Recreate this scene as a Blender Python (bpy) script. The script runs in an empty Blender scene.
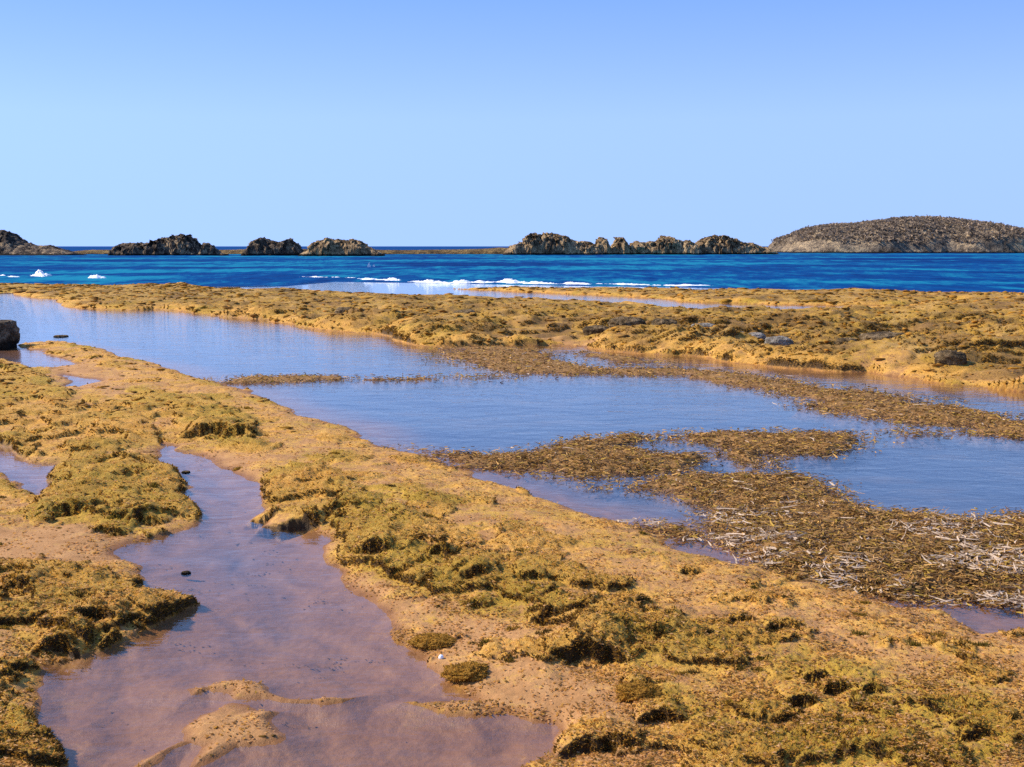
import bpy, math
import numpy as np

rng = np.random.default_rng(11)
scene = bpy.context.scene
COL = scene.collection

# ------------------------------------------------------------------ camera
W, H, F = 1024, 767, 1098.0
CAM_H = 1.8
HORIZON = 246.3
PITCH = math.atan((H / 2 - HORIZON) / F)
cam_d = bpy.data.cameras.new("camera")
cam_d.sensor_width = 36.0
cam_d.lens = F / W * 36.0
cam_d.clip_start = 0.05
cam_d.clip_end = 80000
cam = bpy.data.objects.new("camera", cam_d)
COL.objects.link(cam)
cam.location = (0, 0, CAM_H)
cam.rotation_euler = (math.pi / 2 - PITCH, 0, 0)
scene.camera = cam
CP, SP = math.cos(PITCH), math.sin(PITCH)


def unproj(px, py, z=0.0):
    """point of the level plane at height z seen at picture position px, py"""
    px = np.asarray(px, float); py = np.asarray(py, float)
    a = px - W / 2; b = H / 2 - py
    dx = a; dy = F * CP + b * SP; dz = -F * SP + b * CP
    t = (z - CAM_H) / dz
    return t * dx, t * dy


def size_at(y):
    return y / F


# ------------------------------------------------------------------ noise
_P = np.random.default_rng(5).permutation(256).astype(np.int32)
_PERM = np.concatenate([_P, _P, _P])
_ANG = np.arange(256) / 256 * 2 * np.pi
_GX = np.cos(_ANG).astype(np.float32); _GY = np.sin(_ANG).astype(np.float32)
_G3 = np.random.default_rng(6).normal(size=(256, 3)).astype(np.float32)
_G3 /= np.linalg.norm(_G3, axis=1, keepdims=True)


def perlin(x, y, seed=0):
    x = np.asarray(x, np.float64) + seed * 17.13; y = np.asarray(y, np.float64) + seed * 5.71
    ix = np.floor(x); iy = np.floor(y)
    fx = (x - ix).astype(np.float32); fy = (y - iy).astype(np.float32)
    ix = ix.astype(np.int32) & 255; iy = iy.astype(np.int32) & 255
    u = fx * fx * fx * (fx * (fx * 6 - 15) + 10); v = fy * fy * fy * (fy * (fy * 6 - 15) + 10)
    a = _PERM[ix]; b = _PERM[ix + 1]
    def g(h, dx, dy):
        return _GX[h] * dx + _GY[h] * dy
    n00 = g(_PERM[a + iy], fx, fy); n10 = g(_PERM[b + iy], fx - 1, fy)
    n01 = g(_PERM[a + iy + 1], fx, fy - 1); n11 = g(_PERM[b + iy + 1], fx - 1, fy - 1)
    x0 = n00 + u * (n10 - n00); x1 = n01 + u * (n11 - n01)
    return (x0 + v * (x1 - x0)) * 1.5


def fbm(x, y, octs=4, seed=0, gain=0.5, lac=2.03):
    s = 0.0; a = 1.0; t = 0.0
    for i in range(octs):
        s = s + a * perlin(x, y, seed + i * 3); t += a
        x = x * lac; y = y * lac; a *= gain
    return s / t


def perlin3(x, y, z, seed=0):
    x = np.asarray(x, np.float64) + seed * 7.3; y = np.asarray(y, np.float64) + seed * 3.1; z = np.asarray(z, np.float64)
    ix = np.floor(x); iy = np.floor(y); iz = np.floor(z)
    fx, fy, fz = x - ix, y - iy, z - iz
    ix = ix.astype(np.int32) & 255; iy = iy.astype(np.int32) & 255; iz = iz.astype(np.int32) & 255
    fade = lambda t: t * t * t * (t * (t * 6 - 15) + 10)
    u, v, w = fade(fx), fade(fy), fade(fz)
    out = 0
    for dx in (0, 1):
        for dy in (0, 1):
            for dz in (0, 1):
                h = _PERM[_PERM[_PERM[ix + dx] + iy + dy] + iz + dz]
                g = _G3[h]
                d = g[..., 0] * (fx - dx) + g[..., 1] * (fy - dy) + g[..., 2] * (fz - dz)
                out = out + d * (u if dx else 1 - u) * (v if dy else 1 - v) * (w if dz else 1 - w)
    return out * 1.6


def fbm3(x, y, z, octs=4, seed=0, gain=0.5):
    s = 0; a = 1.0; t = 0
    for i in range(octs):
        s = s + a * perlin3(x, y, z, seed + i); t += a
        x = x * 2.03; y = y * 2.03; z = z * 2.03; a *= gain
    return s / t


def fbm_r(x, y, fx, fy, octs, seed, cell, gain=0.5):
    """fbm that leaves out waves the sheet is too coarse to carry"""
    s = 0.0; a = 1.0; t = 0.0
    for i in range(octs):
        k = 2.03 ** i
        s = s + a * sstep(1.6, 3.5, 1.0 / (max(fx, fy) * k) / cell) * perlin(x * fx * k, y * fy * k, seed + i * 3); t += a
        a *= gain
    return s / t


def ridged3(x, y, z, octs=4, seed=0, gain=0.5):
    s = 0; a = 1.0; t = 0
    for i in range(octs):
        s = s + a * (1 - 2.2 * np.abs(perlin3(x, y, z, seed + i))); t += a
        x = x * 2.1; y = y * 2.1; z = z * 2.1; a *= gain
    return s / t


def worley(x, y, seed=0):
    ix = np.floor(x).astype(np.int32); iy = np.floor(y).astype(np.int32)
    d1 = np.full(x.shape, 9.0); d2 = np.full(x.shape, 9.0)
    for dx in (-1, 0, 1):
        for dy in (-1, 0, 1):
            cx = ix + dx; cy = iy + dy
            h = _PERM[_PERM[(cx + seed * 31) & 255] + (cy & 255)]
            h2 = _PERM[_PERM[(cx + 7 + seed * 13) & 255] + ((cy + 91) & 255)]
            d = np.hypot(cx + 0.1 + 0.8 * h / 255 - x, cy + 0.1 + 0.8 * h2 / 255 - y)
            d2 = np.minimum(d2, np.maximum(d, d1)); d1 = np.minimum(d1, d)
    return d1, d2


def sstep(a, b, x):
    t = np.clip((x - a) / (b - a), 0, 1)
    return t * t * (3 - 2 * t)


# ------------------------------------------------------------------ mesh helpers
def make_mesh(name, verts, faces, mat=None, smooth=True, colors=None, parent=None):
    verts = np.ascontiguousarray(verts, np.float32); faces = np.ascontiguousarray(faces, np.int32)
    k = faces.shape[1]
    me = bpy.data.meshes.new(name)
    me.vertices.add(len(verts)); me.vertices.foreach_set("co", verts.ravel())
    me.loops.add(faces.size); me.loops.foreach_set("vertex_index", faces.ravel())
    me.polygons.add(len(faces))
    me.polygons.foreach_set("loop_start", np.arange(0, faces.size, k, dtype=np.int32))
    me.polygons.foreach_set("loop_total", np.full(len(faces), k, np.int32))
    if smooth:
        me.polygons.foreach_set("use_smooth", np.ones(len(faces), bool))
    if colors:
        for cn, arr in colors.items():
            at = me.color_attributes.new(cn, 'FLOAT_COLOR', 'POINT')
            c4 = np.ones((len(verts), 4), np.float32); c4[:, :arr.shape[1]] = arr
            at.data.foreach_set("color", c4.ravel())
    me.update(); me.validate()
    if mat: me.materials.append(mat)
    o = bpy.data.objects.new(name, me)
    COL.objects.link(o)
    if parent: o.parent = parent
    return o


def tag(o, label, cat, group=None, kind=None):
    o["label"] = label; o["category"] = cat
    if group: o["group"] = group
    if kind: o["kind"] = kind
    return o


def grid_faces(nr, nc):
    i = np.arange(nr * nc).reshape(nr, nc)
    return np.stack([i[:-1, :-1].ravel(), i[:-1, 1:].ravel(), i[1:, 1:].ravel(), i[1:, :-1].ravel()], 1)


# ------------------------------------------------------------------ node helpers
class NT:
    def __init__(self, name):
        self.mat = bpy.data.materials.new(name); self.mat.use_nodes = True
        self.t = self.mat.node_tree; self.t.nodes.clear()
        self.out = self.n('ShaderNodeOutputMaterial')
    def n(self, typ, **kw):
        nd = self.t.nodes.new(typ)
        for k, v in kw.items():
            if k.startswith('_'):
                setattr(nd, k[1:], v)
            else:
                key = k.replace('__', ' ')
                s = nd.inputs[int(key[1:])] if key[0] == 'i' and key[1:].isdigit() else nd.inputs[key]
                if hasattr(v, 'links') or hasattr(v, 'is_linked'):
                    self.t.links.new(v, s)
                else:
                    s.default_value = v
        return nd
    def link(self, a, b): self.t.links.new(a, b)
    def pos(self):
        return self.n('ShaderNodeNewGeometry').outputs['Position']
    def mapping(self, vec, scale):
        return self.n('ShaderNodeMapping', Vector=vec, Scale=scale).outputs[0]
    def noise(self, vec, scale, detail=4.0, rough=0.55, dist=0.0):
        return self.n('ShaderNodeTexNoise', Vector=vec, Scale=scale, Detail=detail, Roughness=rough, Distortion=dist).outputs['Fac']
    def ramp(self, fac, stops, interp='LINEAR'):
        r = self.n('ShaderNodeValToRGB', Fac=fac); cr = r.color_ramp; cr.interpolation = interp
        while len(cr.elements) < len(stops): cr.elements.new(0.5)
        for e, (p, c) in zip(cr.elements, stops):
            e.position = p; e.color = (*c, 1) if len(c) == 3 else c
        return r.outputs['Color']
    def mix(self, fac, a, b, mode='MIX'):
        m = self.n('ShaderNodeMix', _data_type='RGBA', _blend_type=mode)
        for s, v in ((m.inputs[0], fac), (m.inputs[6], a), (m.inputs[7], b)):
            if hasattr(v, 'is_linked'): self.link(v, s)
            else: s.default_value = v if isinstance(v, (int, float)) else ((*v, 1) if len(v) == 3 else v)
        return m.outputs[2]
    def math(self, op, a, b=0.0, c=0.0, clamp=False):
        m = self.n('ShaderNodeMath', _operation=op); m.use_clamp = clamp
        for s, v in zip(m.inputs, (a, b, c)):
            if hasattr(v, 'is_linked'): self.link(v, s)
            else: s.default_value = v
        return m.outputs[0]
    def mrange(self, v, a, b, c=0.0, d=1.0):
        m = self.n('ShaderNodeMapRange', Value=v); m.inputs[1].default_value = a; m.inputs[2].default_value = b
        m.inputs[3].default_value = c; m.inputs[4].default_value = d
        m.interpolation_type = 'SMOOTHSTEP'
        return m.outputs[0]
    def bump(self, h, strength, dist, normal=None):
        b = self.n('ShaderNodeBump', Height=h, Strength=strength, Distance=dist)
        if normal is not None: self.link(normal, b.inputs['Normal'])
        return b.outputs[0]
    def attr(self, name):
        return self.n('ShaderNodeAttribute', _attribute_name=name).outputs['Color']
    def sep(self, c):
        return self.n('ShaderNodeSeparateColor', Color=c).outputs
    def principled(self, color, rough=0.8, normal=None, spec=0.3):
        p = self.n('ShaderNodeBsdfPrincipled')
        for key, v in (('Base Color', color), ('Roughness', rough), ('Specular IOR Level', spec)):
            s = p.inputs[key]
            if hasattr(v, 'is_linked'): self.link(v, s)
            else: s.default_value = (*v, 1) if isinstance(v, tuple) else v
        if normal is not None: self.link(normal, p.inputs['Normal'])
        self.link(p.outputs[0], self.out.inputs[0])
        return p


# ------------------------------------------------------------------ materials
def mat_ground():
    t = NT("wet_sand_and_algae")
    P = t.pos()
    m = t.sep(t.attr("masks")); m2 = t.sep(t.attr("masks2"))
    nL = t.noise(P, 0.9, 5, 0.6); nM = t.noise(P, 6.0, 6, 0.65); nF = t.noise(P, 38.0, 5, 0.7); nG = t.noise(P, 160.0, 3, 0.7)
    nW = t.noise(P, 1.6, 10, 0.76)
    nS = t.noise(P, 20.0, 8, 0.8); nH = t.noise(P, 75.0, 4, 0.75)
    sand = t.ramp(nM, [(0.3, (0.36, 0.185, 0.062)), (0.5, (0.45, 0.24, 0.085)), (0.7, (0.52, 0.295, 0.115))])
    sand = t.mix(t.mrange(nF, 0.55, 0.75), sand, (0.56, 0.34, 0.145))
    sand = t.mix(t.mrange(nG, 0.60, 0.75), sand, (0.20, 0.11, 0.04))
    sand = t.mix(t.mrange(nS, 0.56, 0.70, 0, 0.7), sand, (0.30, 0.155, 0.045))
    # algae mat
    nA = t.math('ADD', t.math('MULTIPLY', nF, 0.3), t.math('ADD', t.math('MULTIPLY', nW, 0.3), t.math('MULTIPLY', nS, 0.4)))
    alg = t.ramp(nA, [(0.33, (0.09, 0.048, 0.012)), (0.395, (0.42, 0.215, 0.034)), (0.48, (0.64, 0.335, 0.052)), (0.58, (0.76, 0.45, 0.11))])
    grn = t.ramp(nA, [(0.33, (0.07, 0.046, 0.010)), (0.41, (0.34, 0.215, 0.022)), (0.58, (0.60, 0.385, 0.048))])
    alg = t.mix(t.mrange(t.math('ADD', nL, t.math('MULTIPLY', m2[1], 0.35)), 0.53, 0.80), alg, grn)
    alg = t.mix(t.mrange(nG, 0.58, 0.70), alg, (0.13, 0.075, 0.022))
    fac = t.math('ADD', m[0], t.math('ADD', t.math('ADD', t.math('MULTIPLY', t.math('SUBTRACT', nF, 0.5), 0.8), t.math('MULTIPLY', t.math('SUBTRACT', nS, 0.5), 1.4)), t.math('MULTIPLY', t.math('SUBTRACT', nM, 0.5), 1.3)))
    col = t.mix(t.mrange(fac, 0.22, 0.70), sand, alg)
    # the far shelf: streaks of brown, tan and gold weed
    reefm = t.n('ShaderNodeAttribute', _attribute_name='masks').outputs['Alpha']
    nR = t.noise(t.mapping(P, (0.9, 0.42, 1)), 1.0, 8, 0.78)
    rc = t.ramp(nR, [(0.37, (0.05, 0.030, 0.012)), (0.46, (0.21, 0.125, 0.032)), (0.53, (0.46, 0.27, 0.034)), (0.58, (0.40, 0.25, 0.08)), (0.70, (0.60, 0.38, 0.05))])
    col = t.mix(t.math('MULTIPLY', reefm, 0.80), col, rc)
    # steep ledge sides: dark brown weed, with shade put into the colour
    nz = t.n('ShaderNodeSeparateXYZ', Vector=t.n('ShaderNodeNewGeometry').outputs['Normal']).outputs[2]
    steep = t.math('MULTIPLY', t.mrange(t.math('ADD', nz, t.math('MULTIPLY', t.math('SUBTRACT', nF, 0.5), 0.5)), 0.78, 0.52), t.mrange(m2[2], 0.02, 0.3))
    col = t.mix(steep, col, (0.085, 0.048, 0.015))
    # brown wrack bed
    wr = t.ramp(nF, [(0.3, (0.07, 0.036, 0.011)), (0.5, (0.27, 0.145, 0.040)), (0.7, (0.44, 0.26, 0.08))])
    col = t.mix(m[2], col, wr)
    # dark weed on the bed of the wide pool
    bedn = t.noise(t.mapping(P, (0.6, 1.4, 1)), 1.3, 5, 0.6)
    bed = t.ramp(bedn, [(0.32, (0.014, 0.04, 0.095)), (0.52, (0.036, 0.075, 0.13)), (0.7, (0.11, 0.115, 0.13))])
    wetc = t.mix(1.0, col, (0.56, 0.46, 0.34), 'MULTIPLY')
    col = t.mix(m[1], col, wetc)
    col = t.mix(m2[0], col, bed)
    col = t.mix(1.0, col, (0.91, 0.86, 0.90), 'MULTIPLY')
    h = t.math('ADD', t.math('MULTIPLY', nF, 0.5), t.math('ADD', t.math('MULTIPLY', nH, 0.35), t.math('MULTIPLY', nG, 0.25)))
    st = t.math('ADD', 0.35, t.math('MULTIPLY', m[0], 0.65))
    b0 = t.n('ShaderNodeBump', Height=nW, Distance=0.09); t.link(t.math('MULTIPLY', m[0], 0.75), b0.inputs['Strength'])
    b = t.n('ShaderNodeBump', Height=h, Distance=0.03, Normal=b0.outputs[0]); t.link(st, b.inputs['Strength'])
    rough = t.math('SUBTRACT', 0.92, t.math('MULTIPLY', m[1], 0.45))
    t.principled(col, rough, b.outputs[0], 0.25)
    return t.mat


def mat_vertex(name, rough=0.85, spec=0.2, transl=0.0, hue=None):
    t = NT(name)
    c = t.attr("tint")
    n = t.noise(t.pos(), 60, 3)
    c = t.mix(t.mrange(n, 0.3, 0.7), t.mix(1.0, c, (0.75, 0.72, 0.7), 'MULTIPLY'), c)
    if hue: c = t.mix(1.0, c, (*hue, 1), 'MULTIPLY')
    p = t.principled(c, rough, None, spec)
    if transl:
        tl = t.n('ShaderNodeBsdfTranslucent', Color=c); mx = t.n('ShaderNodeMixShader'); mx.inputs[0].default_value = transl
        t.link(p.outputs[0], mx.inputs[1]); t.link(tl.outputs[0], mx.inputs[2]); t.link(mx.outputs[0], t.out.inputs[0])
    return t.mat


def mat_pool():
    t = NT("clear_shallow_water")
    P = t.pos()
    a = t.noise(t.mapping(P, (1.0, 1.7, 1)), 2.2, 4, 0.55, 0.4)
    b_ = t.noise(t.mapping(P, (1.0, 1.9, 1)), 11.0, 3, 0.6, 0.3)
    h = t.math('ADD', t.math('MULTIPLY', a, 1.0), t.math('MULTIPLY', b_, 0.22))
    nrm = t.bump(h, 0.16, 0.06)
    bf = t.n('ShaderNodeNewGeometry').outputs['Backfacing']
    fr = t.n('ShaderNodeFresnel', IOR=t.math('SUBTRACT', 1.41, t.math('MULTIPLY', bf, 1.41 - 1 / 1.41))); t.link(nrm, fr.inputs['Normal'])
    tr = t.n('ShaderNodeBsdfTransparent'); tr.inputs[0].default_value = (0.96, 0.96, 0.96, 1)
    gl = t.n('ShaderNodeBsdfGlossy'); gl.inputs['Roughness'].default_value = 0.03
    gl.inputs[0].default_value = (1, 1, 1, 1); t.link(nrm, gl.inputs['Normal'])
    mx = t.n('ShaderNodeMixShader')
    t.link(fr.outputs[0], mx.inputs[0]); t.link(tr.outputs[0], mx.inputs[1]); t.link(gl.outputs[0], mx.inputs[2])
    t.link(mx.outputs[0], t.out.inputs[0])
    return t.mat


def mat_sea():
    t = NT("open_sea_water")
    P = t.pos()
    big = t.noise(t.mapping(P, (0.03, 0.05, 1)), 1.0, 4, 0.55, 0.6)
    mid = t.noise(t.mapping(P, (0.55, 0.14, 1)), 1.0, 7, 0.72, 0.4)
    y = t.n('ShaderNodeSeparateXYZ', Vector=P).outputs[1]
    col = t.ramp(t.math('ADD', t.math('MULTIPLY', big, 0.55), t.math('MULTIPLY', mid, 0.45)),
                 [(0.39, (0.001, 0.022, 0.115)), (0.49, (0.001, 0.050, 0.185)), (0.57, (0.008, 0.17, 0.28))])
    col = t.mix(t.mrange(y, 230, 420), col, (0.003, 0.045, 0.17))
    wv = t.math('ADD', t.math('MULTIPLY', mid, 1.0), t.math('MULTIPLY', t.noise(t.mapping(P, (0.6, 1.6, 1)), 1.0, 4, 0.6), 0.35))
    nrm = t.bump(wv, 0.6, 0.5)
    fr = t.n('ShaderNodeFresnel', IOR=1.333); t.link(nrm, fr.inputs['Normal'])
    fac = t.math('MULTIPLY', fr.outputs[0], 0.05)
    df = t.n('ShaderNodeBsdfDiffuse'); t.link(col, df.inputs[0])
    gl = t.n('ShaderNodeBsdfGlossy'); gl.inputs['Roughness'].default_value = 0.25
    gl.inputs[0].default_value = (1, 1, 1, 1); t.link(nrm, gl.inputs['Normal'])
    mx = t.n('ShaderNodeMixShader')
    t.link(fac, mx.inputs[0]); t.link(df.outputs[0], mx.inputs[1]); t.link(gl.outputs[0], mx.inputs[2])
    t.link(mx.outputs[0], t.out.inputs[0])
    return t.mat


def mat_rock(name, scale, dark, mid, light, wetline=0.5):
    t = NT(name)
    P = t.pos()
    z = t.n('ShaderNodeSeparateXYZ', Vector=P).outputs[2]
    a = t.noise(P, 0.5 * scale, 5, 0.65); b_ = t.noise(P, 2.2 * scale, 5, 0.7); c = t.noise(P, 9 * scale, 3, 0.7)
    f = t.math('ADD', t.math('MULTIPLY', a, 0.5), t.math('MULTIPLY', b_, 0.5))
    col = t.ramp(f, [(0.40, dark), (0.5, mid), (0.59, light)])
    col = t.mix(t.mrange(c, 0.5, 0.7, 0, 0.6), col, dark)
    zz = t.math('ADD', z, t.math('MULTIPLY', t.math('SUBTRACT', b_, 0.5), wetline * 1.6))
    col = t.mix(t.mrange(zz, wetline * 0.55, wetline), (0.022, 0.017, 0.012), col)
    h = t.math('ADD', b_, t.math('MULTIPLY', c, 0.5))
    t.principled(col, 0.95, t.bump(h, 1.0, 0.7 / scale), 0.15)
    return t.mat


def mat_foam():
    t = NT("white_foam")
    n = t.noise(t.pos(), 5.0, 4)
    t.principled(t.ramp(n, [(0.3, (0.62, 0.68, 0.76)), (0.55, (0.88, 0.89, 0.90))]), 0.6, t.bump(n, 0.6, 0.1), 0.3)
    return t.mat


M_GROUND = mat_ground()
M_ALGAE = mat_vertex("algae_blades", transl=0.5, hue=(1.0, 0.925, 0.88))
M_WRACK = mat_vertex("dead_seagrass", 0.7, 0.3, 0.25)
M_SCRUB = mat_vertex("dry_scrub", transl=0.3)
M_POOL = mat_pool()
M_SEA = mat_sea()
M_FOAM = mat_foam()
M_STACK = mat_rock("eroded_sandstone", 0.55, (0.07, 0.047, 0.030), (0.44, 0.29, 0.155), (0.78, 0.55, 0.30), 0.5)
M_STACK_DARK = mat_rock("dark_weathered_rock", 0.55, (0.024, 0.018, 0.016), (0.15, 0.11, 0.08), (0.56, 0.40, 0.24), 0.5)
M_LEDGE = mat_rock("weedy_ledge_rock", 0.5, (0.05, 0.032, 0.016), (0.20, 0.125, 0.05), (0.38, 0.25, 0.10), 0.12)
M_ISLAND = mat_rock("island_rock", 0.35, (0.09, 0.068, 0.048), (0.33, 0.245, 0.165), (0.72, 0.52, 0.30), 0.5)
M_STONE = mat_rock("reef_stone", 6.0, (0.05, 0.034, 0.018), (0.19, 0.125, 0.06), (0.40, 0.28, 0.16), 0.012)

# ------------------------------------------------------------------ outlines of land, pools and weed
OFF = 1180
TONGUE = [(30, 344), (60, 341), (77, 345), (100, 352), (140, 361), (180, 370), (215, 381), (240, 390), (262, 401), (300, 413),
          (340, 425), (365, 437), (400, 447), (430, 455), (455, 463), (480, 478), (500, 486), (520, 491), (548, 500), (575, 508),
          (600, 518), (625, 525), (645, 532), (665, 541), (690, 553), (730, 562), (770, 576), (830, 590), (880, 600), (905, 609),
          (950, 611), (963, 624), (990, 634), (1024, 632), (OFF, 640), (1500, 900), (900, 1100), (560, 960), (505, 830), (520, 780),
          (535, 763), (553, 745), (563, 730), (545, 723), (512, 718), (434, 712), (395, 707), (421, 704), (475, 698), (462, 690),
          (449, 681), (434, 669), (419, 651), (403, 638), (383, 620), (370, 604), (353, 595), (335, 580), (331, 571), (311, 562),
          (313, 540), (293, 528), (261, 522), (256, 505), (259, 485), (244, 478), (229, 474), (213, 461), (190, 455), (183, 446),
          (163, 441), (175, 454), (163, 461), (173, 471), (168, 482), (186, 489), (173, 494), (190, 505), (199, 513), (198, 522),
          (175, 533), (145, 540), (119, 550), (127, 558), (145, 563), (142, 574), (152, 587), (178, 595), (203, 605), (180, 615),
          (152, 630), (109, 651), (97, 658), (51, 666), (36, 674), (28, 694), (33, 722), (56, 735), (74, 747), (76, 766), (84, 830),
          (60, 960), (-300, 1100), (-700, 900), (-300, 560), (-200, 420), (-120, 372), (0, 361), (25, 363), (38, 369), (52, 368), (74, 364),
          (53, 357), (38, 352)]
POND_L = [(-90, 440), (0, 441), (20, 454), (28, 461), (66, 464), (70, 471), (56, 479), (69, 483), (56, 489), (46, 499), (38, 489),
          (33, 482), (15, 474), (0, 469), (-110, 462)]
POND_S1 = [(67, 374), (80, 377), (104, 381), (92, 387), (74, 388)]
POND_S2 = [(94, 402), (112, 408), (98, 410)]
BAR1 = [(181, 693), (200, 686), (232, 683), (262, 684), (275, 690), (300, 695), (340, 699), (362, 697), (340, 704), (300, 702), (268, 698),
        (240, 699), (225, 695), (200, 694), (187, 700)]
BAR2 = [(190, 726), (205, 712), (225, 705), (250, 707), (268, 712), (284, 714), (278, 722), (285, 733), (288, 742), (265, 746), (240, 748),
        (222, 760), (205, 766), (212, 745), (196, 735)]
BAR3 = [(140, 766), (165, 748), (190, 738), (199, 738), (178, 752), (158, 768), (146, 772)]
ZR = 0.16
REEF = [(-350, 296, 0), (0, 293, 0), (36, 298, 0), (56, 300, 0), (71, 307, 0), (102, 309, 0), (127, 310.5, 0), (152, 309, 0), (178, 311, 0),
        (203, 314.5, 0), (229, 317.5, 0), (254, 319, 0), (313, 328, 0), (338, 331, 0), (366, 333, 0), (391, 337, 0), (406, 342, 0),
        (421, 345, 0), (451, 346, 0), (500, 345, 0), (560, 345, 0), (594, 346, 0), (612, 351, 0), (637, 353, 0), (687, 357, 0), (737, 363, 0),
        (768, 367, 0), (818, 371, 0), (868, 373, 0), (918, 381, 0), (968, 387, 0), (1018, 392, 0), (OFF + 100, 410, 0),
        (OFF + 250, 330, 0), (OFF + 100, 295, ZR), (1024, 291, ZR), (968, 292, ZR), (900, 304.5, ZR), (780, 306.5, ZR), (767, 307, ZR), (687, 304.5, ZR), (637, 301.5, ZR),
        (575, 299, ZR), (512, 297, ZR), (456, 295, ZR), (406, 293, ZR), (356, 291, ZR), (293, 287, ZR), (254, 287.5, ZR), (203, 284.5, ZR),
        (190, 281, ZR), (178, 280, ZR), (165, 283, ZR), (120, 283.5, ZR), (76, 283, ZR), (0, 282, ZR), (-350, 283, ZR)]
REEF_BACK = [(446, 288.5, 0), (480, 290, 0), (512, 291.5, 0), (560, 294, 0), (640, 297, 0), (690, 302, 0), (760, 304, 0), (830, 306, 0), (900, 305.5, 0), (950, 303, 0),
             (1000, 302, 0), (OFF + 100, 306, 0), (OFF + 100, 291, ZR), (1024, 291, ZR), (968, 291, ZR), (868, 288.5, ZR), (762, 288, ZR), (650, 287, ZR), (512, 285.5, ZR),
             (470, 285.5, ZR)]
POND_R = [(948, 301), (957, 300), (962, 303), (950, 304.5)]
WRACKS = {
    'a': [(222, 379), (260, 376), (350, 375), (356, 379), (300, 383), (260, 384), (225, 385)],
    'a2': [(356, 378.5), (420, 378), (470, 376), (512, 374.5), (512, 377), (470, 379), (420, 380), (380, 380)],
    'b': [(436, 355), (455, 347), (500, 344), (545, 350), (562, 357), (562, 361), (600, 367), (640, 369), (672, 368), (727, 371), (767, 376), (825, 389),
          (850, 390), (868, 389.5), (898, 394), (928, 398), (932, 404), (963, 405), (980, 410), (1003, 413), (1024, 421), (OFF, 440), (OFF, 458),
          (1024, 436), (993, 434), (958, 425), (893, 418), (830, 411), (803, 406), (820, 400), (768, 391), (724, 386), (694, 381), (684, 376),
          (632, 375), (562, 376), (512, 373), (471, 365)],
    'b2': [(585, 353), (640, 359), (662, 363), (640, 365), (600, 360), (572, 356)],
    'c': [(428, 449), (470, 452), (512, 454), (562, 447), (594, 440), (637, 438), (687, 436), (767, 434), (855, 433), (864, 439), (850, 447), (860, 452),
          (830, 456), (793, 456), (765, 460), (757, 468), (735, 464), (715, 458), (725, 451), (700, 446), (670, 443), (640, 444), (628, 449), (660, 456),
          (695, 458), (692, 467), (670, 473), (612, 477), (575, 477), (512, 471), (476, 466), (441, 456)],
    'c2': [(878, 433), (903, 430), (928, 433), (928, 436), (905, 435)],
    'd': [(618, 484), (640, 479), (667, 478), (700, 475), (732, 473), (767, 478), (788, 474), (812, 478), (825, 487), (850, 502), (868, 511), (943, 516), (993, 521),
          (1024, 519), (OFF, 530), (OFF, 625), (1024, 604), (984, 601), (895, 598), (819, 588), (775, 572), (745, 558), (712, 534), (700, 524), (704, 512), (694, 500), (650, 492)],
    'e': [(640, 527), (662, 526), (690, 533), (700, 541), (680, 540), (655, 534)],
}
# bias of the weed cover: (outline, mats, film, green)
ZONES = [
    ([(440, 700), (520, 690), (590, 680), (630, 712), (620, 728), (565, 732), (500, 716)], -1.0, -0.9, 0),
    ([(350, 590), (410, 605), (470, 625), (520, 640), (530, 680), (470, 698), (430, 665)], -0.7, -0.6, 0),
    ([(-150, 538), (60, 535), (130, 535), (150, 548), (130, 562), (80, 568), (-150, 575)], -1.0, -0.7, 0),
    ([(205, 455), (235, 458), (262, 480), (240, 482)], -1.6, -1.2, 0),
    ([(296, 533), (322, 532), (332, 548), (318, 566), (304, 550)], -1.2, -1.2, 0),
    ([(340, 572), (385, 585), (375, 606), (350, 598)], -1.2, -1.0, 0),
    ([(40, 366), (75, 364), (110, 380), (125, 402), (100, 402), (70, 388)], -1.2, -0.9, 0),
    ([(100, 350), (140, 358), (260, 400), (440, 455), (640, 535), (900, 612), (1024, 640), (1024, 700), (880, 640), (640, 570), (420, 480), (250, 420), (180, 388)], -0.40, 0.18, -0.1),
    ([(760, 640), (900, 620), (1040, 640), (1100, 720), (1024, 730), (900, 690)], -0.50, -0.12, -0.2),
    ([(500, 330), (560, 330), (600, 340), (596, 348), (500, 344)], -1.2, -1.2, 0),
    ([(720, 358), (760, 355), (850, 366), (1030, 372), (1030, 392), (900, 378), (800, 370)], -0.35, -0.6, -0.2),
    ([(600, 640), (760, 660), (860, 680), (1000, 700), (1000, 790), (690, 790), (690, 740), (620, 690)], 0.30, 0.55, 0.6),
    ([(140, 395), (200, 398), (255, 420), (262, 455), (225, 450), (180, 430)], 0.8, 0.7, 0.5),
    ([(258, 470), (330, 480), (400, 520), (470, 560), (440, 610), (360, 580), (318, 530), (262, 520)], 0.70, 0.6, 0.45),
    ([(40, 470), (170, 460), (200, 515), (120, 535), (40, 530)], 0.70, 0.6, 0.35),
    ([(-100, 570), (150, 580), (200, 605), (120, 650), (-100, 665)], 0.55, 0.35, 0.3),
    ([(-100, 670), (30, 670), (40, 730), (80, 770), (-100, 790)], 0.6, 0.45, 0.1),
    ([(-100, 362), (40, 372), (150, 405), (165, 445), (60, 465), (-100, 440)], 0.5, 0.3, 0.2),
    ([(400, 560), (520, 560), (660, 600), (700, 650), (600, 660), (450, 620)], 0.35, 0.35, 0.3),
    ([(512, 306), (800, 310), (1030, 325), (1030, 345), (800, 330), (512, 318)], -0.5, 0.5, 0.5),
    ([(0, 286), (512, 300), (512, 318), (200, 305), (0, 293)], 0.2, 0.4, 0.4),
]
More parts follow.
